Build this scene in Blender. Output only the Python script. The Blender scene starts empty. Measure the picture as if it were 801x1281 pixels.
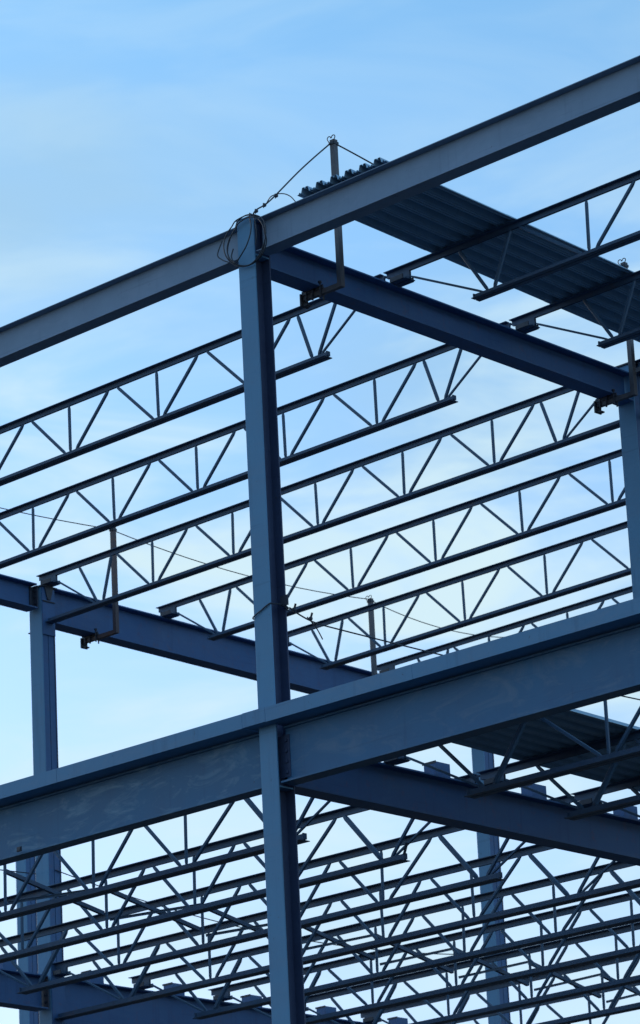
import bpy, bmesh, math, random
from mathutils import Vector, Matrix
random.seed(7)
R = math.radians
scene = bpy.context.scene
C = scene.collection

# ------------------------------------------------------------------ grid of the frame (metres)
L, D = 7.893, 4.961            # column spacing along the front and depth of the first bay
YB = 12.0                      # back line of columns
SX, SY = .01136, -.01152       # fall of the roof
S1, S2 = D/3, (YB-D)/4         # roof joist spacing, first and second bay
F1, F2 = D/4, (YB-D)/6         # floor joist spacing
GZ = -13.4                     # ground
def zr(x, y): return SX*x + SY*y

# ------------------------------------------------------------------ materials
def nd(nt, t, **k):
    n = nt.nodes.new(t)
    for a, b in k.items():
        if a in n.inputs: n.inputs[a].default_value = b
        else: setattr(n, a, b)
    return n
def steel(name, base, dark, light, rough=.55, metal=.0, scale=2.2, scuff=.5, rust=0.0, bump=.15):
    m = bpy.data.materials.new(name); m.use_nodes = True; nt = m.node_tree; nt.nodes.clear()
    L_ = nt.links.new
    out = nd(nt, 'ShaderNodeOutputMaterial'); b = nd(nt, 'ShaderNodeBsdfPrincipled')
    L_(b.outputs[0], out.inputs[0])
    geo = nd(nt, 'ShaderNodeNewGeometry')
    oi = nd(nt, 'ShaderNodeObjectInfo')
    add = nd(nt, 'ShaderNodeVectorMath', operation='ADD')
    mul = nd(nt, 'ShaderNodeVectorMath', operation='SCALE'); mul.inputs['Scale'].default_value = 1.0
    L_(geo.outputs['Position'], mul.inputs[0]); L_(mul.outputs[0], add.inputs[0])
    n1 = nd(nt, 'ShaderNodeTexNoise', Scale=scale, Detail=6.0, Roughness=.62)
    L_(add.outputs[0], n1.inputs['Vector'])
    r1 = nd(nt, 'ShaderNodeValToRGB'); r1.color_ramp.elements[0].position = .3; r1.color_ramp.elements[1].position = .72
    r1.color_ramp.elements[0].color = (*dark, 1); r1.color_ramp.elements[1].color = (*base, 1)
    L_(n1.outputs[0], r1.inputs[0])
    # long drawn-out scuffs and chalky smears
    mp = nd(nt, 'ShaderNodeMapping'); mp.inputs['Scale'].default_value = (1.2, 1.2, 3.2); mp.inputs['Rotation'].default_value = (0, .55, .2)
    L_(geo.outputs['Position'], mp.inputs[0])
    n2 = nd(nt, 'ShaderNodeTexNoise', Scale=1.7, Detail=7.0, Roughness=.68, Distortion=1.3)
    L_(mp.outputs[0], n2.inputs['Vector'])
    r2 = nd(nt, 'ShaderNodeValToRGB'); r2.color_ramp.elements[0].position = .5; r2.color_ramp.elements[1].position = .68
    L_(n2.outputs[0], r2.inputs[0])
    mx = nd(nt, 'ShaderNodeMix', data_type='RGBA'); mx.inputs[7].default_value = (*light, 1)
    k = nd(nt, 'ShaderNodeMath', operation='MULTIPLY'); k.inputs[1].default_value = scuff
    L_(r2.outputs[0], k.inputs[0]); L_(k.outputs[0], mx.inputs[0]); L_(r1.outputs[0], mx.inputs[6])
    col = mx.outputs[2]
    # water runs down the faces, and small dark specks and chips
    md = nd(nt, 'ShaderNodeMapping'); md.inputs['Scale'].default_value = (13, 13, .9); L_(geo.outputs['Position'], md.inputs[0])
    nd1 = nd(nt, 'ShaderNodeTexNoise', Scale=1.0, Detail=3.0, Roughness=.6); L_(md.outputs[0], nd1.inputs['Vector'])
    rd1 = nd(nt, 'ShaderNodeValToRGB'); rd1.color_ramp.elements[0].position = .57; rd1.color_ramp.elements[1].position = .72; L_(nd1.outputs[0], rd1.inputs[0])
    kd = nd(nt, 'ShaderNodeMath', operation='MULTIPLY'); kd.inputs[1].default_value = .32; L_(rd1.outputs[0], kd.inputs[0])
    md1 = nd(nt, 'ShaderNodeMix', data_type='RGBA', blend_type='MULTIPLY'); md1.inputs[7].default_value = (.55, .55, .6, 1)
    L_(kd.outputs[0], md1.inputs[0]); L_(col, md1.inputs[6]); col = md1.outputs[2]
    mw = nd(nt, 'ShaderNodeMapping'); mw.inputs['Scale'].default_value = (1.1, 1.1, 42); mw.inputs['Rotation'].default_value = (.03, .05, 0); L_(geo.outputs['Position'], mw.inputs[0])
    nw = nd(nt, 'ShaderNodeTexNoise', Scale=1.0, Detail=2.0, Roughness=.5); L_(mw.outputs[0], nw.inputs['Vector'])
    rw = nd(nt, 'ShaderNodeValToRGB'); rw.color_ramp.elements[0].position = .66; rw.color_ramp.elements[1].position = .72; L_(nw.outputs[0], rw.inputs[0])
    kw = nd(nt, 'ShaderNodeMath', operation='MULTIPLY'); kw.inputs[1].default_value = .3; L_(rw.outputs[0], kw.inputs[0])
    mw1 = nd(nt, 'ShaderNodeMix', data_type='RGBA', blend_type='MULTIPLY'); mw1.inputs[7].default_value = (.6, .6, .62, 1)
    L_(kw.outputs[0], mw1.inputs[0]); L_(col, mw1.inputs[6]); col = mw1.outputs[2]
    ns = nd(nt, 'ShaderNodeTexNoise', Scale=17.0, Detail=4.0, Roughness=.75); L_(geo.outputs['Position'], ns.inputs['Vector'])
    rs = nd(nt, 'ShaderNodeValToRGB'); rs.color_ramp.elements[0].position = .67; rs.color_ramp.elements[1].position = .72; L_(ns.outputs[0], rs.inputs[0])
    ks = nd(nt, 'ShaderNodeMath', operation='MULTIPLY'); ks.inputs[1].default_value = .55; L_(rs.outputs[0], ks.inputs[0])
    ms = nd(nt, 'ShaderNodeMix', data_type='RGBA'); ms.inputs[7].default_value = (.05, .045, .05, 1)
    L_(ks.outputs[0], ms.inputs[0]); L_(col, ms.inputs[6]); col = ms.outputs[2]
    if rust:
        n3 = nd(nt, 'ShaderNodeTexNoise', Scale=9.0, Detail=5.0, Roughness=.7); L_(geo.outputs['Position'], n3.inputs['Vector'])
        r3 = nd(nt, 'ShaderNodeValToRGB'); r3.color_ramp.elements[0].position = .56; r3.color_ramp.elements[1].position = .68
        L_(n3.outputs[0], r3.inputs[0])
        k3 = nd(nt, 'ShaderNodeMath', operation='MULTIPLY'); k3.inputs[1].default_value = rust; L_(r3.outputs[0], k3.inputs[0])
        m3 = nd(nt, 'ShaderNodeMix', data_type='RGBA'); m3.inputs[7].default_value = (.16, .07, .04, 1)
        L_(k3.outputs[0], m3.inputs[0]); L_(col, m3.inputs[6]); col = m3.outputs[2]
    L_(col, b.inputs['Base Color'])
    b.inputs['Metallic'].default_value = metal
    rr = nd(nt, 'ShaderNodeMapRange'); rr.inputs['To Min'].default_value = rough-.12; rr.inputs['To Max'].default_value = rough+.15
    L_(n1.outputs[0], rr.inputs['Value']); L_(rr.outputs[0], b.inputs['Roughness'])
    n4 = nd(nt, 'ShaderNodeTexNoise', Scale=38.0, Detail=3.0); L_(geo.outputs['Position'], n4.inputs['Vector'])
    bp = nd(nt, 'ShaderNodeBump', Strength=bump, Distance=.004); L_(n4.outputs[0], bp.inputs['Height']); L_(bp.outputs[0], b.inputs['Normal'])
    return m
M = {}
M['beam']   = steel('blue_grey_primer', (.215, .32, .46), (.17, .26, .385), (.27, .35, .50), scuff=.3)
M['floor_beam'] = steel('scuffed_blue_primer', (.038, .158, .325), (.028, .12, .26), (.15, .24, .35), scuff=.4)
M['girder'] = steel('blue_primer', (.042, .135, .32), (.032, .105, .26), (.08, .18, .34), scuff=.2, rust=.25)
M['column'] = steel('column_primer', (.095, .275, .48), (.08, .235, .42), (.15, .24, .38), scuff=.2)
M['joist']  = steel('joist_primer', (.05, .11, .20), (.035, .08, .15), (.13, .18, .28), scuff=.25, rust=.2)
M['web']    = steel('joist_web_primer', (.048, .12, .215), (.034, .09, .165), (.15, .21, .32), scuff=.25, rust=.1)
M['edge']   = steel('edge_plate_primer', (.095, .26, .46), (.08, .22, .40), (.17, .26, .39), scuff=.35)
M['scuffed'] = steel('chalky_blue_primer', (.04, .158, .315), (.03, .12, .25), (.15, .29, .42), scuff=.8)
M['deck']   = steel('galvanised_deck', (.33, .52, .68), (.26, .43, .58), (.45, .6, .7), rough=.42, metal=.3, scuff=.25)
M['post']   = steel('worn_post_paint', (.10, .11, .135), (.07, .075, .095), (.17, .17, .19), scuff=.3, rust=.45, scale=6)
M['rusty']  = steel('rusty_post', (.11, .075, .085), (.065, .05, .06), (.15, .12, .12), scuff=.3, rust=.7, scale=6)
M['cable']  = steel('wire_rope', (.04, .055, .08), (.025, .035, .05), (.08, .10, .13), metal=.3, rough=.5)
M['recess_shade'] = steel('shade_tinted_primer', (.04, .07, .15), (.03, .05, .115), (.07, .10, .18), scuff=.2)  # shade between the column flanges is put into this darker colour
M['dark']   = steel('dark_seat_steel', (.035, .045, .07), (.02, .027, .045), (.07, .085, .11), rust=.15)
def ground_mat():
    m = bpy.data.materials.new('packed_earth'); m.use_nodes = True; nt = m.node_tree
    b = nt.nodes['Principled BSDF']; b.inputs['Roughness'].default_value = .95
    tc = nd(nt, 'ShaderNodeNewGeometry')
    n = nd(nt, 'ShaderNodeTexNoise', Scale=.35, Detail=9.0, Roughness=.65); nt.links.new(tc.outputs['Position'], n.inputs['Vector'])
    r = nd(nt, 'ShaderNodeValToRGB'); r.color_ramp.elements[0].color = (.02, .019, .018, 1); r.color_ramp.elements[1].color = (.05, .046, .042, 1)
    r.color_ramp.elements[0].position = .35; r.color_ramp.elements[1].position = .7
    nt.links.new(n.outputs[0], r.inputs[0]); nt.links.new(r.outputs[0], b.inputs['Base Color'])
    bp = nd(nt, 'ShaderNodeBump', Strength=.6, Distance=.1); nt.links.new(n.outputs[0], bp.inputs['Height']); nt.links.new(bp.outputs[0], b.inputs['Normal'])
    return m
M['ground'] = ground_mat()

# ------------------------------------------------------------------ mesh helpers
def box(bm, x0, x1, y0, y1, z0, z1, bev=0.0):
    vs = [bm.verts.new((x, y, z)) for x in (x0, x1) for y in (y0, y1) for z in (z0, z1)]
    for f in ((0,1,3,2), (4,6,7,5), (0,4,5,1), (2,3,7,6), (0,2,6,4), (1,5,7,3)):
        bm.faces.new([vs[i] for i in f])
    if bev:
        es = set()
        for v in vs: es.update(v.link_edges)
        bmesh.ops.bevel(bm, geom=list(es), offset=bev, segments=2, affect='EDGES', profile=.6)
def prism(bm, prof, a, b, u, v):
    """extrude the closed 2-D profile (in u, v) from a to b"""
    a, b, u, v = Vector(a), Vector(b), Vector(u), Vector(v)
    ra = [bm.verts.new(a+u*p+v*q) for p, q in prof]; rb = [bm.verts.new(b+u*p+v*q) for p, q in prof]
    n = len(prof)
    for i in range(n): bm.faces.new((ra[i], ra[(i+1) % n], rb[(i+1) % n], rb[i]))
    bm.faces.new(list(reversed(ra))); bm.faces.new(rb)
def frame(a, b, up=(0,0,1)):
    d = (Vector(b)-Vector(a)).normalized(); up = Vector(up)
    if abs(d.dot(up)) > .98: up = Vector((0,1,0))
    u = d.cross(up).normalized(); v = u.cross(d).normalized()
    return u, v
def rod(bm, a, b, r, n=10):
    u, v = frame(a, b)
    prism(bm, [(r*math.cos(2*math.pi*i/n), r*math.sin(2*math.pi*i/n)) for i in range(n)], a, b, u, v)
def angle_bar(bm, a, b, w, t, su=1, sv=1, up=(0,0,1)):
    u, v = frame(a, b, up); u = u*su; v = v*sv
    prism(bm, [(0,0), (w,0), (w,t), (t,t), (t,w), (0,w)], a, b, u, v)
def tube(bm, pts, r, n=8):
    pts = [Vector(p) for p in pts]; rings = []
    up = Vector((0,0,1)); prev = None
    for i, p in enumerate(pts):
        d = (pts[min(i+1, len(pts)-1)]-pts[max(i-1, 0)]).normalized()
        if prev is None:
            u = d.cross(up if abs(d.dot(up)) < .95 else Vector((0,1,0))).normalized()
        else:
            u = (prev-d*prev.dot(d)).normalized()
        prev = u; v = d.cross(u)
        rings.append([bm.verts.new(p+u*r*math.cos(2*math.pi*k/n)+v*r*math.sin(2*math.pi*k/n)) for k in range(n)])
    for a, b in zip(rings, rings[1:]):
        for k in range(n): bm.faces.new((a[k], a[(k+1) % n], b[(k+1) % n], b[k]))
    bm.faces.new(list(reversed(rings[0]))); bm.faces.new(rings[-1])
def bolt(bm, p, d, r=.014, h=.012):
    p = Vector(p); d = Vector(d)
    u, v = frame(p, p+d)
    prism(bm, [(r*math.cos(k*math.pi/3), r*math.sin(k*math.pi/3)) for k in range(6)], p, p+d*h, u, v)
def obj(name, bm, mat, parent=None, loc=(0,0,0), slope=None, smooth=False):
    """link bm as one mesh object; slope=(x0, y0) tips it to the fall of the roof"""
    bmesh.ops.recalc_face_normals(bm, faces=bm.faces[:])
    if slope is not None:
        for v in bm.verts: v.co.z += SX*v.co.x + SY*v.co.y
    me = bpy.data.meshes.new(name); bm.to_mesh(me); bm.free()
    me.materials.append(mat)
    if smooth:
        for p in me.polygons: p.use_smooth = True
        me.set_sharp_from_angle(angle=R(40))
    o = bpy.data.objects.new(name, me); C.objects.link(o); o.location = loc
    if parent: o.parent = parent
    return o
def tag(o, label, cat, group=None):
    o['label'] = label; o['category'] = cat
    if group: o['group'] = group
    return o
def thing(name, label, cat, loc=(0,0,0), group=None):
    o = bpy.data.objects.new(name, None); C.objects.link(o); o.location = loc; o.empty_display_size = .3
    return tag(o, label, cat, group)
def copy_tree(o, loc, label):
    c = o.copy(); C.objects.link(c); c.location = loc; c['label'] = label
    for ch in o.children:
        k = ch.copy(); C.objects.link(k); k.parent = c
        for g in ch.children:
            j = g.copy(); C.objects.link(j); j.parent = k
    return c
def B(): return bmesh.new()

# ------------------------------------------------------------------ ground
g = B()
n = 40; ext = 1500.0
co = [[g.verts.new(((i/n*2-1)**3*ext, (j/n*2-1)**3*ext, 0)) for j in range(n+1)] for i in range(n+1)]
for i in range(n):
    for j in range(n):
        g.faces.new((co[i][j], co[i+1][j], co[i+1][j+1], co[i][j+1]))
gr = obj('ground', g, M['ground'], loc=(0, 0, GZ)); gr['kind'] = 'structure'

# ------------------------------------------------------------------ columns (H section, flanges facing front and back)
CW, CD, CT, CWB = .0917, .0932, .0125, .009
def column(x, y, top, label):
    t = thing('steel_column', label, 'column', (x, y, GZ), 'steel columns of the frame')
    h = top-GZ
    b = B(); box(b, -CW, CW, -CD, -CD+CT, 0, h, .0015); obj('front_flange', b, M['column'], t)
    b = B(); box(b, -CW, CW, CD-CT, CD, 0, h, .0015); obj('rear_flange', b, M['recess_shade'], t)
    b = B(); box(b, -CWB/2, CWB/2, -CD+CT, CD-CT, 0, h); obj('column_web', b, M['recess_shade'], t)
    b = B(); box(b, -.17, .17, -.17, .17, -.02, -.001); 
    for sx in (-.13, .13):
        for sy in (-.13, .13): rod(b, (sx, sy, -.001), (sx, sy, .06), .012)
    obj('base_plate', b, M['column'], t)
    return t
cM = column(0, 0, .03, 'tall front corner column wrapped by a coil of wire rope at its top')
c2 = column(0, D, zr(0, D)-.02, 'right-hand column standing at the far end of the short dark blue roof girder')
c3 = column(-L, D, zr(-L, D)-.14, 'left-hand column whose top carries the ends of two blue roof girders')
c5 = column(-L, YB, zr(-L, YB)-.12, 'distant column seen through the right part of the lower joists')
c4 = column(-2*L, YB, zr(-2*L, YB)-.12, 'farthest column, seen just left of the left-hand column behind the lower joists')
def hz(z): return z-GZ
# details on the front corner column
b = B(); box(b, -CW-.004, -.006, -CD-.0085, -CD-.0005, hz(-4.405), hz(-4.286)); box(b, -CW, CW, -CD-.008, -CD-.0005, hz(-4.45), hz(-4.43)); 
b.free()
b = B(); box(b, -.10, .10, -.10, .10, hz(.0305), hz(.037)); obj('cap_plate', b, M['column'], cM)
b = B()
for zz in (-.30, -4.77): box(b, CWB/2+.001, CW-.004, -CD+CT+.001, CD-CT-.001, hz(zz-.012), hz(zz))
obj('stiffener', b, M['column'], cM)
b = B(); box(b, CWB/2+.002, CW+.06, -.012, -.002, hz(-4.70), hz(-4.36))
for k in range(4): bolt(b, (CW+.03, -.012, hz(-4.66+.085*k)), (0,-1,0))
obj('shear_tab', b, M['recess_shade'], cM)
b = B(); box(b, .094, .175, .02, .030, hz(-3.30), hz(-3.215)); obj('cable_lug', b, M['dark'], cM)
# details on the left-hand column: closing plate, gusset, seat and end plates
b = B(); prism(b, [(-.065, 0), (.065, 0), (.02, -.15), (-.02, -.15)], (CW+.011, 0, hz(-.27)), (CW+.024, 0, hz(-.27)), (0,1,0), (0,0,1))
box(b, CW+.0105, CW+.022, -.085, .085, hz(-.445), hz(-.435)); obj('gusset', b, M['dark'], c3)
b = B(); box(b, -.12, .12, -.11, .11, hz(-.2865), hz(-.272)); obj('cap_plate', b, M['dark'], c3)
b = B(); box(b, -CW-.075, -CW-.001, -.05, .05, hz(-.735), hz(-.725)); obj('stiffener', b, M['dark'], c3)
b = B(); box(b, -.11, .11, -.11, .11, hz(-.0765), hz(-.062)); obj('cap_plate', b, M['dark'], c2)
for c, zt_ in ((c2, -.10), (c3, -.2875), (c4, -.36), (c5, -.29)):
    b = B(); box(b, CW-.016, CW-.007, -CD+CT+.001, -.004, .01, hz(zt_)); box(b, CW-.016, CW-.007, .004, CD-CT-.001, .01, hz(zt_)); obj('closing_plate', b, M['girder'], c)
    b = B(); box(b, CW+.001, CW+.009, -CD+.004, CD-.004, hz(-4.95), hz(-4.36)); obj('connection_plate', b, M['girder'], c)
b = B(); box(b, CW+.001, CW+.010, -CD+.004, CD-.004, hz(-.80), hz(-.2875)); obj('connection_plate', b, M['girder'], c3)

# ------------------------------------------------------------------ wide-flange beams and girders
def ibeam(name, label, cat, a, b_, depth, fw, ft, wt, mat, group=None, slope=False, stiff=(), tfw=None):
    """a, b_: ends of the top centre line; along x or along y"""
    a, b_ = Vector(a), Vector(b_)
    t = thing(name, label, cat, a, group)
    if slope: t.location.z = a.z + zr(a.x, a.y)
    ln = (b_-a).length
    along_x = abs(b_.x-a.x) > abs(b_.y-a.y)
    def bx(bm, s0, s1, w0, w1, z0, z1, bev=0):
        if along_x: box(bm, s0, s1, w0, w1, z0, z1, bev)
        else: box(bm, w0, w1, s0, s1, z0, z1, bev)
    sl = (0, 0) if slope else None
    tw = tfw or fw
    q = B(); bx(q, 0, ln, -tw/2, tw/2, -ft, 0, .002); obj('top_flange', q, mat, t, slope=sl)
    q = B(); bx(q, 0, ln, -fw/2, fw/2, -depth, -depth+ft, .002); obj('bottom_flange', q, mat, t, slope=sl)
    q = B(); bx(q, .012, ln-.012, -wt/2, wt/2, -depth+ft, -ft); obj('beam_web', q, mat, t, slope=sl)
    for s in stiff:
        q = B(); bx(q, s-.005, s+.005, wt/2+.0005, fw/2-.006, -depth+ft+.0005, -ft-.0005)
        bx(q, s-.005, s+.005, -fw/2+.006, -wt/2-.0005, -depth+ft+.0005, -ft-.0005); obj('stiffener', q, mat, t, slope=sl)
    return t
HB = .288
# roof, front edge
rbl = ibeam('roof_beam', 'grey top edge beam running left from the coiled wire rope', 'beam', (-L+.10, 0, 0), (-CW-.004, 0, 0), HB, .15, .008, .008, M['beam'], 'edge beams along the front', True)
rbr = ibeam('roof_beam', 'grey top edge beam rising to the right above the corrugated roof deck', 'beam', (CW+.004, 0, 0), (L-.1, 0, 0), HB, .15, .008, .008, M['beam'], 'edge beams along the front', True)
# roof girders running back
ibeam('roof_girder', 'short dark blue roof girder running back from the coiled wire rope', 'girder', (0, CD+.003, -.1156), (0, D-CD-.003, -.1156), .2705, .182, .014, .009, M['girder'], 'roof girders', True)
ibeam('roof_girder', 'shallow blue girder end cut by the left picture edge beside the left-hand column', 'girder', (-L, CD, -.1156), (-L, D-CD-.045, -.1156), .27, .17, .014, .009, M['girder'], 'roof girders', True)
ibeam('roof_girder', 'deep blue roof girder running back from the left-hand column', 'girder', (-L, D+CD+.003, -.1156), (-L, YB-CD-.003, -.1156), .385, .182, .015, .009, M['girder'], 'roof girders', True)
ibeam('roof_girder', 'roof girder starting behind the right-hand column at the picture edge', 'girder', (0, D+CD+.003, -.1156), (0, YB-CD-.003, -.1156), .385, .182, .015, .009, M['girder'], 'roof girders', True)
# connection between left girder and left column
q = B(); box(q, -.075, .075, 0, .012, -.26, -.01)
for k in range(3):
    for s in (-.045, .045): bolt(q, (s, 0, -.06-.07*k), (0, -1, 0))
box(q, .006, .02, -.05, 0, -.25, -.02); 
cl = obj('end_plate', q, M['dark']); 
cl.parent = c3; cl.location = (0, -CD-.043, zr(-L, D)-.12-GZ)
# floor, front edge beam with its pour stop
FT, FB = -4.292, -4.755
fbl = ibeam('floor_beam', 'massive scuffed lower edge beam left of the front corner column', 'beam', (-L+.1, 0, FT), (-CW-.004, 0, FT), FT-FB, .15, .016, .010, M['scuffed'], 'edge beams along the front', tfw=.05)
fbr = ibeam('floor_beam', 'massive smooth lower edge beam right of the front corner column', 'beam', (CW+.008, 0, FT), (L-.1, 0, FT), FT-FB, .15, .016, .010, M['floor_beam'], 'edge beams along the front', tfw=.05)
q = B(); box(q, -.027, .027, -.008, .0, -.040, .0); box(q, -.02, .02, -.014, -.008, -.034, -.006)
o = obj('clip_plate', q, M['dark'], fbl); o.location = (-2.87+L-.1, -.1025, -.405)
def pour_stop(x0, x1, label, ry, dz=0):
    prof = [(-.2, -.118), (-.2, 0), (-.193, 0), (-.193, -.111), (ry, -.111), (ry, -.118)]
    b = B(); prism(b, prof, (x0, 0, -4.160+dz), (x1, 0, -4.160+dz), (0,1,0), (0,0,1))
    if ry > -.05:
        n_ = max(2, int(abs(x1-x0)/.9))
        for i in range(n_):
            xx = x0+(i+.5)*(x1-x0)/n_
            box(b, xx-.004, xx+.004, -.1929, -.06, -4.160+dz-.1105, -4.160+dz-.06)
    if ry < -.05: box(b, x0, -CW-.005, ry-.004, .07, -4.160+dz-.118, -4.160+dz-.1112)
    bmesh.ops.translate(b, verts=b.verts[:], vec=(-(x0+x1)/2, 0, 4.2))
    o = obj('edge_plate', b, M['edge']); o.location = ((x0+x1)/2, 0, -4.2)
    return tag(o, label, 'edge plate', 'bent edge plates on the lower edge beams')
pour_stop(-L+.2, -2.30, 'bent grey edge plate on the scuffed lower beam, cut by the left picture edge', .07)
pour_stop(-2.296, -.172, 'bent grey edge plate on the scuffed lower beam, ending just left of the corner column', .07, .0)
pour_stop(-.168, .078, 'very short bent edge plate wrapping the front of the corner column', -CD-.002, .003)
pour_stop(.082, 1.62, 'bent grey edge plate on the smooth lower beam, starting at the corner column', .07, 0)
pour_stop(1.624, L-.2, 'bent grey edge plate on the smooth lower beam, cut by the right picture edge', .07, .0)
# floor girders
ibeam('floor_girder', 'near-black lower girder running back under the smooth lower edge beam', 'girder', (0, CD+.003, -4.40), (0, D-CD-.003, -4.40), .3525, .182, .015, .010, M['girder'], 'floor girders')
ibeam('floor_girder', 'shallow dark lower girder at the bottom left picture corner', 'girder', (-L, CD, -4.40), (-L, D-CD-.04, -4.40), .345, .182, .015, .010, M['girder'], 'floor girders')
ibeam('floor_girder', 'deep dark lower girder along the bottom edge right of the left-hand column', 'girder', (-L, D+CD+.003, -4.40), (-L, YB-CD-.003, -4.40), .50, .182, .015, .010, M['girder'], 'floor girders')
q = B(); box(q, -.08, .08, 0, .012, -.33, -.01)
for k in range(4):
    for s in (-.045, .045): bolt(q, (s, 0, -.06-.07*k), (0, -1, 0))
cl = obj('end_plate', q, M['dark']); cl.parent = c3; cl.location = (0, -CD-.036, hz(-4.40))

# ------------------------------------------------------------------ open-web joists
P = 1.143
def make_joist(label, length, zt, depth, kind, full=False, slope=True, loc=(0,0,0), group=None):
    """local x from 0 (left end); z=0 is the top of the top chord"""
    t = thing('bar_joist', label, 'joist', loc, group)
    sl = (0, 0) if slope else None
    leg = .048 if kind[0] == 'r' else .058
    th = .006; gp = .012
    c = length/2
    bot = -depth
    if kind == 'roof_left':
        vert = [-2*P, -P, 0, P, 2*P]; tops = [-1.5*P, -.5*P, .5*P, 1.5*P]
        e_top2, e_node, e_top1, e_end = (2.85, 2.85), (3.07, 3.07), (3.37, 3.37), (3.22, 3.22)
    elif kind == 'roof_right':   # left end as seen, right end out of the picture
        c = 2.16+2*P; c = length/2
        vert = [2.16-c, 2.16+P-c, 2.16+2*P-c, 2.16+3*P-c, 2.16+4*P-c]; tops = [v+.5*P for v in vert[:-1]]
        e_top2, e_node, e_top1, e_end = (c-1.39, 2.95), (c-1.11, 3.2), (c-.775, 3.5), (c-.93, 3.3)
    else:
        Pf = 1.13
        vert = [-1.5*Pf, -.5*Pf, .5*Pf, 1.5*Pf]; tops = [-Pf, 0, Pf]
        e_top2, e_node, e_top1, e_end = (2.345, 2.345), (2.86, 2.86), (3.36, 3.36), (3.06, 3.06)
        if kind == 'floor_right':
            c = length/2; sh = 0
            vert = [2.3-c, 2.3+Pf-c, 2.3+2*Pf-c, 2.3+3*Pf-c]; tops = [v+.5*Pf for v in vert[:-1]]
            e_top2, e_node, e_top1, e_end = (c-1.56, 2.4), (c-1.10, 2.8), (c-.55, 3.2), (c-.88, 3.0)
    # chords: two angles back to back
    def chord(bm, x0, x1, z, up):
        for s in (-1, 1):
            prism(bm, [(s*gp/2, 0), (s*(gp/2+leg), 0), (s*(gp/2+leg), up*th), (s*(gp/2+th), up*th), (s*(gp/2+th), up*leg), (s*gp/2, up*leg)],
                  (x0, 0, z), (x1, 0, z), (0,1,0), (0,0,1))
    b = B(); chord(b, -.02, length-.035, 0, -1); obj('top_chord', b, M['joist'], t, slope=sl)
    b = B()
    if full: chord(b, .10, length-.14, bot, 1)
    else: chord(b, c-e_end[0], c+e_end[1], bot, 1)
    # pressed end clip like the small ears seen at the cut ends
    if not full:
        for x in (c-e_end[0], c+e_end[1]):
            box(b, x-.006, x+.006, -.022, .022, bot+.012, bot+leg+.004)
    obj('bottom_chord', b, M['joist'], t, slope=sl)
    # seats
    for x0, x1 in ((.035, .235), (length-.265, length-.065)):
        b = B()
        for s in (-1, 1):
            prism(b, [(s*gp/2, -.126), (s*.062, -.126), (s*.062, -.119), (s*(gp/2+.007), -.119), (s*(gp/2+.007), -leg-.001), (s*gp/2, -leg-.001)],
                  (x0, 0, 0), (x1, 0, 0), (0,1,0), (0,0,1))
        obj('joist_seat', b, M['joist'], t, slope=sl)
        m_ = (x0+x1)/2
        for sy in (-1, 1):
            b = B(); ya, yb = sorted((sy*.0625, sy*.0735)); box(b, m_-.07, m_+.075, ya, yb, -.1262, -.085); obj('anchor_angle', b, M['dark'], t, slope=sl)
    rd = .0100 if kind[0] == 'r' else .0106
    rv = .0090 if kind[0] == 'r' else .0088
    re_ = rd*(1.05 if kind[0] == 'r' else 1.4)
    zt_, zb_ = -leg*.55, bot+leg*.5
    def dia(xa, za, xb, zb, r, nm='web_diagonal'):
        b = B()
        # crimped angle: flattened at the ends, open in the middle
        jt = lambda q_: random.uniform(-q_, q_)
        a_, b_ = Vector((xa+jt(.008), jt(.002), za)), Vector((xb+jt(.008), jt(.002), zb)); d = (b_-a_)
        m0, m1 = a_+d*.10, a_+d*.90
        u, v = frame(a_, b_)
        w = r*1.25
        ring = []
        for p, k in ((a_, .55), (m0, 1.0), (m1, 1.0), (b_, .55)):
            pr = [(-w*k, -w*k), (w*k, -w*k), (w*k, w*k), (-w*k, w*k)]
            ring.append([b.verts.new(p+u*(x_*.42 if k < 1 else x_)+v*y_) for x_, y_ in pr])
        for r0, r1 in zip(ring, ring[1:]):
            for i in range(4): b.faces.new((r0[i], r0[(i+1) % 4], r1[(i+1) % 4], r1[i]))
        b.faces.new(list(reversed(ring[0]))); b.faces.new(ring[-1])
        es = [e for e in b.edges]
        bmesh.ops.bevel(b, geom=es, offset=r*.22, segments=1, affect='EDGES')
        obj(nm, b, M['web'], t, slope=sl)
    o = .045
    for x in vert:
        dia(c+x, zb_, c+x, zt_, rv, 'web_vertical')
    for x in tops:
        lo = max([v for v in vert if v < x]); hi = min([v for v in vert if v > x])
        dia(c+lo+o, zb_, c+x-o*.8, zt_, rd); dia(c+x+o*.8, zt_, c+hi-o, zb_, rd)
    for s, (i) in ((-1, 0), (1, 1)):
        vx = vert[0] if s < 0 else vert[-1]
        dia(c+vx+s*o, zb_, c+s*(e_top2[i]-o*.6), zt_, rd)
        dia(c+s*(e_top2[i]+o*.6), zt_, c+s*(e_node[i]-o*.7), zb_, re_)
        dia(c+s*(e_node[i]+o*.7), zb_, c+s*e_top1[i], zt_, rd)
        dia(c+s*(e_node[i]+o*1.1), zb_+.004, c+s*(c-.2 if kind != 'x' else 0), -.085, rd*.72, 'end_rod')
    return t
TJ = .0113
nth = ['first', 'second', 'third', 'fourth', 'fifth', 'sixth', 'seventh', 'eighth', 'ninth', 'tenth']
def at_roof(x, y): return (x, y, TJ+zr(x, y))
gl = 'open web joists of the upper level, left bay'
extra = {1: 'topmost upper joist left of the short dark blue girder',
         2: 'second upper joist from the top left of the short dark blue girder',
         3: 'third upper joist from the top, spanning from left-hand to right-hand column',
         4: 'fourth upper joist from the top, starting on the deep blue girder',
         5: 'fifth upper joist from the top, its left end hidden behind the front corner column',
         6: 'lowest upper joist peeking out just above the bent edge plate'}
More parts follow.
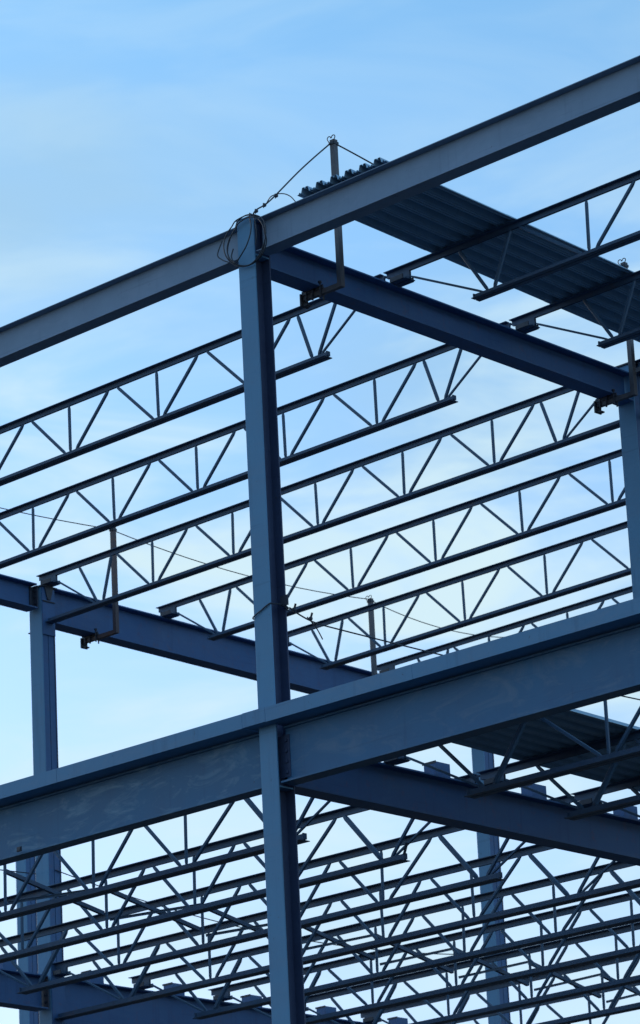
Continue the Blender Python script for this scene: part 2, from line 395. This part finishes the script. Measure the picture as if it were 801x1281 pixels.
rj = make_joist(extra[1], L, TJ, .5358, 'roof_left', False, True, at_roof(-L, S1), gl)
rjf = make_joist(extra[3], L, TJ, .5358, 'roof_left', True, True, at_roof(-L, D), gl)
copy_tree(rj, at_roof(-L, 2*S1), extra[2])
for k in (1, 2, 3): copy_tree(rj, at_roof(-L, D+k*S2), extra[3+k])
gl2 = 'open web joists of the upper level, right bay'
LR = 8.9
rr = make_joist('upper joist right of the dark blue girder, nearest the front, under the roof deck', LR, TJ, .5358, 'roof_right', False, True, at_roof(.02, S1), gl2)
copy_tree(rr, at_roof(.02, 2*S1), 'second upper joist right of the dark blue girder, under the roof deck')
make_joist('upper joist ending on top of the right-hand column and leaving the picture to the right', LR, TJ, .5358, 'roof_right', True, True, at_roof(.02, D), gl2)
# floor joists, left bay
ZJ, DJ = -4.27, .572
gf = 'open web joists of the lower level, left bay'
fl = {1: 'nearest lower joist, its top chord hidden behind the lower edge beams',
      2: 'second nearest lower joist, top chord just below the lower edge beams',
      3: 'third nearest lower joist, its bottom chord ending behind the distant column',
      4: 'lower joist whose left end rests at the left-hand column',
      5: 'lower joist resting on the deep lower girder, next after the left-hand column',
      6: 'lower joist with its left end second along the deep lower girder from the left-hand column',
      7: 'third lower joist beyond the left-hand column, its left end behind the corner column',
      8: 'fourth lower joist beyond the left-hand column, low in the picture right of the corner column',
      9: 'fifth lower joist beyond the left-hand column, along the bottom picture edge',
      10: 'farthest lower joist, on the line of the distant column near the bottom right corner'}
fj = make_joist(fl[1], L, ZJ, DJ, 'floor_left', False, False, (-L, F1, ZJ), gf)
fjf = make_joist(fl[4], L, ZJ, DJ, 'floor_left', True, False, (-L, D, ZJ), gf)
for k in (2, 3): copy_tree(fj, (-L, F1*k, ZJ), fl[k])
for k in range(1, 6): copy_tree(fj, (-L, D+F2*k, ZJ), fl[4+k])
gf2 = 'open web joists of the lower level, right bay'
fr = make_joist('nearest lower joist right of the near-black girder, crossing in front of the lower deck strip', 8.0, ZJ, DJ, 'floor_right', False, False, (.02, F1, ZJ), gf2)
copy_tree(fr, (.02, 2*F1, ZJ), 'second lower joist right of the near-black girder, near the right picture edge')
copy_tree(fr, (.02, 3*F1, ZJ), 'third lower joist right of the near-black girder, only partly in view')

# ------------------------------------------------------------------ cross bracing between the floor joists
def brace(ya, yb, x, label):
    t = thing('cross_brace', label, 'brace', (x, ya, ZJ), 'cross braces between the lower joists')
    dy = yb-ya
    b = B(); angle_bar(b, (-.012, .02, -.155), (-.012, dy-.02, -.39), .036, .005, -1, 1); obj('brace_bar', b, M['joist'], t)
    b = B(); angle_bar(b, (.012, .02, -.42), (.012, dy-.02, -.13), .026, .004, 1, -1); obj('brace_bar', b, M['web'], t)
    return t
ys = [F1*k for k in range(1, 5)]+[D+F2*k for k in range(1, 6)]
for x in (-L/2-.565,):
    for i, (ya, yb) in enumerate(zip(ys, ys[1:])):
        brace(ya, yb, x, 'crossed angle bars between the %s and %s lower joists, counted from the nearest' % (nth[i], nth[i+1]))

# ------------------------------------------------------------------ spacer blocks on the girders
def block(x, y, label):
    t = thing('spacer_block', label, 'block', (x, y, -4.40), 'steel spacer blocks on the lower girders')
    b = B()
    prism(b, [(-.095, .001), (.095, .001), (.095, .125), (-.095, .125)], (-.06, 0, 0), (.06, 0, 0), (0,1,0), (0,0,1))
    obj('block_body', b, M['girder'], t)
    b = B(); box(b, -.075, .075, -.0985, -.0955, .108, .128); obj('block_lip', b, M['dark'], t)
    return t
for k, lab in ((1, 'block on the near-black girder, nearest the corner column'), (2, 'block on the near-black girder, middle one between two lower joists'), (3, 'block on the near-black girder, at the right picture edge')):
    block(0, F1*(k+.55), lab)
block(-L, F1*3.5, 'block on the lower girder at the left picture edge, left of the left-hand column')
for k in range(6):
    block(-L, D+F2*(k+.5), '%s block on the deep lower girder, counted from the left-hand column' % nth[k])

# ------------------------------------------------------------------ corrugated deck strips
def deck(name, label, ribs, pitch, length, loc, rot, seg, z_h=.046, slope=True):
    t = thing(name, label, 'deck sheet', loc, 'corrugated deck strips')
    t.rotation_euler = (0, 0, rot)
    w = ribs*pitch; th = .0022
    y0 = 0.0
    i = 0
    while y0 < length-.01:
        y1 = min(length, y0+seg)
        b = B(); z0 = .0024*(i % 2)
        top, botm = [], []
        pts = [(-.006, -.004), (.004, 0)]
        for r_ in range(ribs):
            x = r_*pitch
            pts += [(x+.010, 0), (x+.014, .012), (x+.022, .012), (x+.026, 0), (x+.034, 0), (x+.048, z_h), (x+.070, z_h), (x+.074, z_h-.014), (x+.080, z_h-.014), (x+.084, z_h), (x+.106, z_h), (x+.120, 0), (x+.130, 0), (x+.134, .012), (x+.142, .012), (x+.146, 0)]
        pts += [(w, 0), (w+.014, -.004)]
        hi = [(x, z+th) for x, z in reversed(pts)]
        prof = pts+hi
        ra = [b.verts.new((x, y0, z+z0)) for x, z in prof]; rb = [b.verts.new((x, y1, z+z0)) for x, z in prof]
        n_ = len(prof)
        for k in range(n_): b.faces.new((ra[k], ra[(k+1) % n_], rb[(k+1) % n_], rb[k]))
        m = len(pts)
        for k in range(m-1):
            b.faces.new((ra[k], ra[n_-1-k], ra[n_-2-k], ra[k+1])); b.faces.new((rb[k], rb[k+1], rb[n_-2-k], rb[n_-1-k]))
        o = obj('deck_sheet', b, M['deck'], t, slope=(0, 0) if slope else None)
        y0 = y1; i += 1
    return t
deck('roof_deck', 'strip of corrugated metal roof deck lying on the top edge beam and upper joists', 6, .152, 6.8, (.625, -.12, zr(.6, 0)+TJ+.010), .045, 1.65)
deck('floor_deck', 'strip of corrugated metal deck on the lower joists behind the smooth lower edge beam', 8, .152, 5.8, (.575, .08, ZJ+.008), .045, 1.24, slope=False)

# ------------------------------------------------------------------ guard posts clamped under the roof girders
def post(x, y, zc, ztop, gx, label, mat=None):
    mat = mat or M['post']
    """x, y: post axis; zc arm height; gx: x of the girder axis"""
    t = thing('guard_post', label, 'guard post', (x, y, zc), 'guard posts clamped to the roof girders')
    h = ztop-zc
    b = B(); box(b, -.024, .024, -.024, .024, -.02, h, .003); obj('post_tube', b, mat, t)
    b = B(); box(b, -(x-gx)-.13, -.0245, -.02, .02, -.022, .022, .003); obj('clamp_arm', b, mat, t)
    b = B(); a = -(x-gx)
    box(b, a-.13, a-.116, -.045, .045, -.075, .035); box(b, a-.116, a-.07, -.03, .03, -.075, -.062)
    box(b, a-.12, a+.12, -.03, -.0205, .02, .055); box(b, a+.02, a+.034, -.03, .03, .024, .06)
    for s in (-.07, .0, .09): rod(b, (a+s, -.028, -.05), (a+s, -.028, .075), .009); 
    for s in (-.07, .0, .09): bolt(b, (a+s, -.028, .075), (0,0,1), .017, .016)
    rod(b, (a+.10, .0, -.07), (a+.10, .0, .04), .008)
    obj('beam_clamp', b, M['dark'], t)
    for s in (-1, 1):
        b = B(); tube(b, [(s*.012, -.029, h-.05)]+[(s*(.024+.02*math.cos(q_)), -.029, h+.012+.018*math.sin(q_)) for q_ in [math.pi*(-.1+1.15*i/7) for i in range(8)]], .0042, 6)
        obj('cable_hook', b, M['cable'], t)
    b = B()
    box(b, -.030, .030, -.030, .030, h-.045, h-.022)
    obj('collar', b, M['cable'], t)
    return t
post(.30, .715, -.44, .865, 0, 'guard post beside the corner column, sticking up behind the deck edge')
post(.30, 4.60, -.49, .775, 0, 'guard post clamped under the dark blue girder beside the right-hand column')
post(-L+.37, 5.675, -.695, .46, -L, 'rusty guard post clamped under the deep blue girder near the left-hand column', M['rusty'])
post(-L+.35, 9.76, -.76, .44, -L, 'guard post right of the corner column, seen behind the lowest upper joists')

# ------------------------------------------------------------------ wire ropes
def catenary(pts, sag=.0, n=14):
    out = []
    for (a, b_) in zip(pts, pts[1:]):
        a, b_ = Vector(a), Vector(b_)
        for i in range(n):
            f = i/n; out.append(a.lerp(b_, f)-Vector((0, 0, 4*sag*f*(1-f))))
    out.append(Vector(pts[-1])); return out
def rope(name, label, pts, r=.006, cat='wire rope', sm=True, group=None):
    c0 = Vector(pts[0]); b = B(); tube(b, [Vector(p)-c0 for p in pts], r)
    o = obj(name, b, M['cable'], loc=c0, smooth=sm); return tag(o, label, cat, group)
def smooth_path(pts, n=8):
    pts = [Vector(p) for p in pts]; out = []
    for i in range(len(pts)-1):
        p0 = pts[max(i-1, 0)]; p1 = pts[i]; p2 = pts[i+1]; p3 = pts[min(i+2, len(pts)-1)]
        for k in range(n):
            f = k/n
            out.append(.5*((2*p1)+(-p0+p2)*f+(2*p0-5*p1+4*p2-p3)*f*f+(-p0+3*p1-3*p2+p3)*f**3))
    out.append(pts[-1]); return out
# from the corner column to the first post and on over the deck
o = rope('guard_cable', 'wire rope slanting from the corner column top up over the nearest guard post',
     smooth_path([(.06, -.06, .045), (.075, -.03, .10), (.12, .09, .20), (.20, .40, .54), (.27, .66, .80), (.30, .69, .825), (.34, .80, .80), (.45, 1.5, .62), (.52, 2.4, .40), (.45, 3.4, .34), (.36, 4.2, .48), (.31, 4.50, .68), (.30, 4.58, .745)]), .0065)
b = B()
for p in ((.075, -.03, .09), (.10, .045, .155), (.14, .15, .255)):
    q_ = Vector(p)-o.location; bmesh.ops.create_icosphere(b, subdivisions=2, radius=.017, matrix=Matrix.Translation(q_))
    rod(b, q_+Vector((-.012, 0, -.02)), q_+Vector((-.012, 0, .022)), .005)
obj('cable_clamp', b, M['cable'], o)
rope('cable_tail', 'loose end of wire rope arching from the slanted rope down onto the top edge beam',
     smooth_path([(.10, .055, .15), (.16, .03, .178), (.226, .0, .182), (.30, .0, .178), (.37, .0, .155), (.43, .0, .115), (.47, .0, .07), (.50, .01, .02)]), .0045)
# the coil
cc = []
random.seed(3)
for turn in range(3):
    ax = .235+random.uniform(-.014, .014); az = .215+random.uniform(-.014, .014)
    ox = random.uniform(-.016, .016); oz = random.uniform(-.014, .014); ph = random.uniform(0, .5)
    for k in range(28):
        a = 2*math.pi*k/28+ph*0
        w = k/28.0
        cc.append((.045+ox+ax*math.cos(a)*.96, -.125-.012*turn-.018*math.sin(a*2+turn)-(.02 if math.sin(a) > .8 else 0), -.195+oz+az*math.sin(a)))
cc = [(x, y if z < .0 else y+.0, z) for x, y, z in cc]
o = rope('coiled_cable', 'coil of spare wire rope hanging around the top of the corner column', smooth_path(cc, 2), .0052)
b = B(); c0 = o.location
tube(b, [Vector(p)-c0 for p in smooth_path([(.075, -.12, .03), (.10, -.13, -.10), (.06, -.15, -.24), (-.06, -.155, -.36)])], .0055)
tube(b, [Vector(p)-c0 for p in smooth_path([(-.10, -.14, -.22), (-.115, -.15, -.29), (-.08, -.15, -.355)])], .0055)
tube(b, [Vector(p)-c0 for p in smooth_path([(-.24, -.12, -.10), (-.29, -.13, -.21), (-.24, -.13, -.27), (-.16, -.13, -.32)])], .005)
tube(b, [Vector(p)-c0 for p in smooth_path([(.07, -.11, .05), (.12, -.11, .0), (.15, -.12, -.15), (.13, -.12, -.25)])], .005)
obj('loose_strand', b, M['cable'], o)
# guard cables along the left girder, roof and floor
rz = lambda y, z: (-L+.345, y, z)
rope('guard_cable', 'thin guard rope sagging behind the upper joists between two guard posts',
     catenary([rz(.5, .45), (-L+.345, 5.645, .44), (-L+.345, 9.73, .43), (-L+.345, YB+.2, .42)], .11), .0055)
rope('guard_cable', 'thin guard rope behind the lower joists from the left-hand column to the distant column',
     catenary([(-L+.1, D, -3.30), (-L+.1, YB, -3.36)], .26, 30), .006)
rope('guard_cable', 'thin guard rope reaching the left-hand column from the left picture edge',
     catenary([(-L-.1, .4, -3.25), (-L-.1, D-.02, -3.31)], .08, 20), .006)
o = rope('guard_cable', 'wire rope tied to the lug on the corner column, running right',
     catenary([(.12, .03, -3.262), (.12, .10, -3.30), (.12, .50, -3.375), (.12, D-.1, -3.30)], .02, 14), .0065)
c0 = o.location
for p in ((.12, .15, -3.305), (.12, .34, -3.345)):
    b = B(); q_ = Vector(p)-c0; bmesh.ops.create_icosphere(b, subdivisions=2, radius=.018, matrix=Matrix.Translation(q_)); rod(b, q_, q_+Vector((.02, .0, .045)), .009)
    obj('cable_clamp', b, M['cable'], o)
b = B()
tube(b, [Vector(p)-c0 for p in smooth_path([(.12, .30, -3.34), (.12, .40, -3.41), (.13, .46, -3.50)])], .005)
obj('loose_strand', b, M['cable'], o); b = B()
tube(b, [Vector(p)-c0 for p in smooth_path([(.12, .04, -3.30), (.12, .09, -3.33), (.12, .15, -3.31)])], .005)
obj('loose_strand', b, M['cable'], o)
e = CD+.0075; f = CW+.0075
rope('cable_wrap', 'loop of wire rope wound once around the middle of the corner column',
     smooth_path([(f+.02, .02, -3.285), (f, -.06, -3.29), (f-.01, -e, -3.295), (0, -e-.003, -3.33), (-f, -e, -3.372), (-f, .0, -3.365), (-f, e, -3.35), (0, e, -3.32), (f, e, -3.30), (f+.01, .04, -3.28)], 5), .006)
# a shred of tape hanging on a far joist
q = B(); box(q, -.012, .012, -.002, .002, -.10, 0); 
for v in q.verts: v.co.x += .03*math.sin(v.co.z*30); v.co.y += .02*(v.co.z < -.05)
o = obj('hanging_tag', q, M['dark'], loc=(-1.29+.45, 2*F1-.02, -4.70+.0)); o.rotation_euler = (0, R(15), R(40))
tag(o, 'small scrap dangling from a thin end rod of the second nearest lower joist', 'scrap')

# ------------------------------------------------------------------ sky
w = bpy.data.worlds.new('World'); scene.world = w; w.use_nodes = True; nt = w.node_tree; nt.nodes.clear()
out = nd(nt, 'ShaderNodeOutputWorld'); bg = nd(nt, 'ShaderNodeBackground', Strength=.10); nt.links.new(bg.outputs[0], out.inputs[0])
SUN_EL, SUN_AZ = R(14), R(-82)      # azimuth clockwise from +Y
sky = nd(nt, 'ShaderNodeTexSky', sky_type='NISHITA', sun_disc=False, sun_elevation=SUN_EL, sun_rotation=SUN_AZ, altitude=50, air_density=1.1, dust_density=.6, ozone_density=1.6)
tc = nd(nt, 'ShaderNodeTexCoord')
sp = nd(nt, 'ShaderNodeSeparateXYZ'); nt.links.new(tc.outputs['Generated'], sp.inputs[0])
tr = nd(nt, 'ShaderNodeValToRGB'); tr.color_ramp.elements[0].position = .16; tr.color_ramp.elements[1].position = .45
tr.color_ramp.elements[0].color = (1.13/1.5, 1.15/1.5, 1.46/1.5, 1); tr.color_ramp.elements[1].color = (.88/1.5, 1.33/1.5, 1.56/1.5, 1)
nt.links.new(sp.outputs[2], tr.inputs[0])
tint = nd(nt, 'ShaderNodeMix', data_type='RGBA', blend_type='MULTIPLY'); tint.inputs[0].default_value = 1
sc_ = nd(nt, 'ShaderNodeVectorMath', operation='SCALE'); sc_.inputs['Scale'].default_value = 1.5
nt.links.new(sky.outputs[0], tint.inputs[6]); nt.links.new(tr.outputs[0], tint.inputs[7]); nt.links.new(tint.outputs[2], sc_.inputs[0])
mp = nd(nt, 'ShaderNodeMapping'); mp.inputs['Scale'].default_value = (1, 1, 2.6); mp.inputs['Rotation'].default_value = (R(8), R(-14), 0); mp.inputs['Location'].default_value = (.35, .1, 0)
nt.links.new(tc.outputs['Generated'], mp.inputs[0])
n1 = nd(nt, 'ShaderNodeTexNoise', Scale=6.5, Detail=4.0, Roughness=.45, Distortion=.2); nt.links.new(mp.outputs[0], n1.inputs['Vector'])
r1 = nd(nt, 'ShaderNodeValToRGB'); r1.color_ramp.elements[0].position = .40; r1.color_ramp.elements[1].position = .80; r1.color_ramp.interpolation = 'EASE'
nt.links.new(n1.outputs[0], r1.inputs[0])
kk = nd(nt, 'ShaderNodeMath', operation='MULTIPLY'); kk.inputs[1].default_value = .8; nt.links.new(r1.outputs[0], kk.inputs[0])
cl = nd(nt, 'ShaderNodeMix', data_type='RGBA'); cl.inputs[7].default_value = (2.65, 4.25, 5.6, 1)
nt.links.new(kk.outputs[0], cl.inputs[0]); nt.links.new(sc_.outputs[0], cl.inputs[6])
# a low bank of thin bright wisps
mb = nd(nt, 'ShaderNodeMapping'); mb.inputs['Scale'].default_value = (1, 1, 3.4); mb.inputs['Rotation'].default_value = (R(-9), R(10), 0); mb.inputs['Location'].default_value = (.7, .45, .2)
nt.links.new(tc.outputs['Generated'], mb.inputs[0])
n2 = nd(nt, 'ShaderNodeTexNoise', Scale=11.0, Detail=6.0, Roughness=.55, Distortion=.5); nt.links.new(mb.outputs[0], n2.inputs['Vector'])
r2 = nd(nt, 'ShaderNodeValToRGB'); r2.color_ramp.elements[0].position = .39; r2.color_ramp.elements[1].position = .68; r2.color_ramp.interpolation = 'EASE'
nt.links.new(n2.outputs[0], r2.inputs[0])
rb = nd(nt, 'ShaderNodeValToRGB'); rb.color_ramp.interpolation = 'EASE'
rb.color_ramp.elements[0].position = .10; rb.color_ramp.elements[0].color = (.6, .6, .6, 1); rb.color_ramp.elements[1].position = .42; rb.color_ramp.elements[1].color = (.18, .18, .18, 1)
e_ = rb.color_ramp.elements.new(.30); e_.color = (1, 1, 1, 1)
nt.links.new(sp.outputs[2], rb.inputs[0])
k2 = nd(nt, 'ShaderNodeMath', operation='MULTIPLY'); nt.links.new(r2.outputs[0], k2.inputs[0]); nt.links.new(rb.outputs[0], k2.inputs[1])
c2_ = nd(nt, 'ShaderNodeMix', data_type='RGBA'); c2_.inputs[7].default_value = (4.6, 6.0, 6.6, 1)
nt.links.new(k2.outputs[0], c2_.inputs[0]); nt.links.new(cl.outputs[2], c2_.inputs[6]); nt.links.new(c2_.outputs[2], bg.inputs[0])

sun = bpy.data.lights.new('sun', 'SUN'); sun.energy = .6; sun.angle = R(10); sun.color = (1, .93, .85)
so = bpy.data.objects.new('sun', sun); C.objects.link(so)
sd = Vector((math.sin(SUN_AZ)*math.cos(SUN_EL), math.cos(SUN_AZ)*math.cos(SUN_EL), math.sin(SUN_EL)))
so.rotation_euler = sd.to_track_quat('Z', 'Y').to_euler(); so.location = (0, 0, 20)

# ------------------------------------------------------------------ camera
cam = bpy.data.cameras.new('camera'); co_ = bpy.data.objects.new('camera', cam); C.objects.link(co_)
d = Vector((-.63792577, .70471138, .31053597)); r = Vector((.73004957, .68174858, -.04739725)); u = Vector((.24510884, -.19647072, .94937923))
mt = Matrix((( r.x, u.x, -d.x, 19.44417), (r.y, u.y, -d.y, -20.83271), (r.z, u.z, -d.z, -11.81908), (0, 0, 0, 1)))
co_.matrix_world = mt
cam.sensor_fit = 'HORIZONTAL'; cam.sensor_width = 36; cam.lens = 4681.528/801*36
cam.dof.use_dof = True; cam.dof.focus_distance = 31.0; cam.dof.aperture_fstop = 8.0
cam.clip_start = .5; cam.clip_end = 6000
scene.camera = co_
scene.view_settings.view_transform = 'Standard'; scene.view_settings.look = 'None'
scene.view_settings.exposure = .54; scene.view_settings.gamma = 1
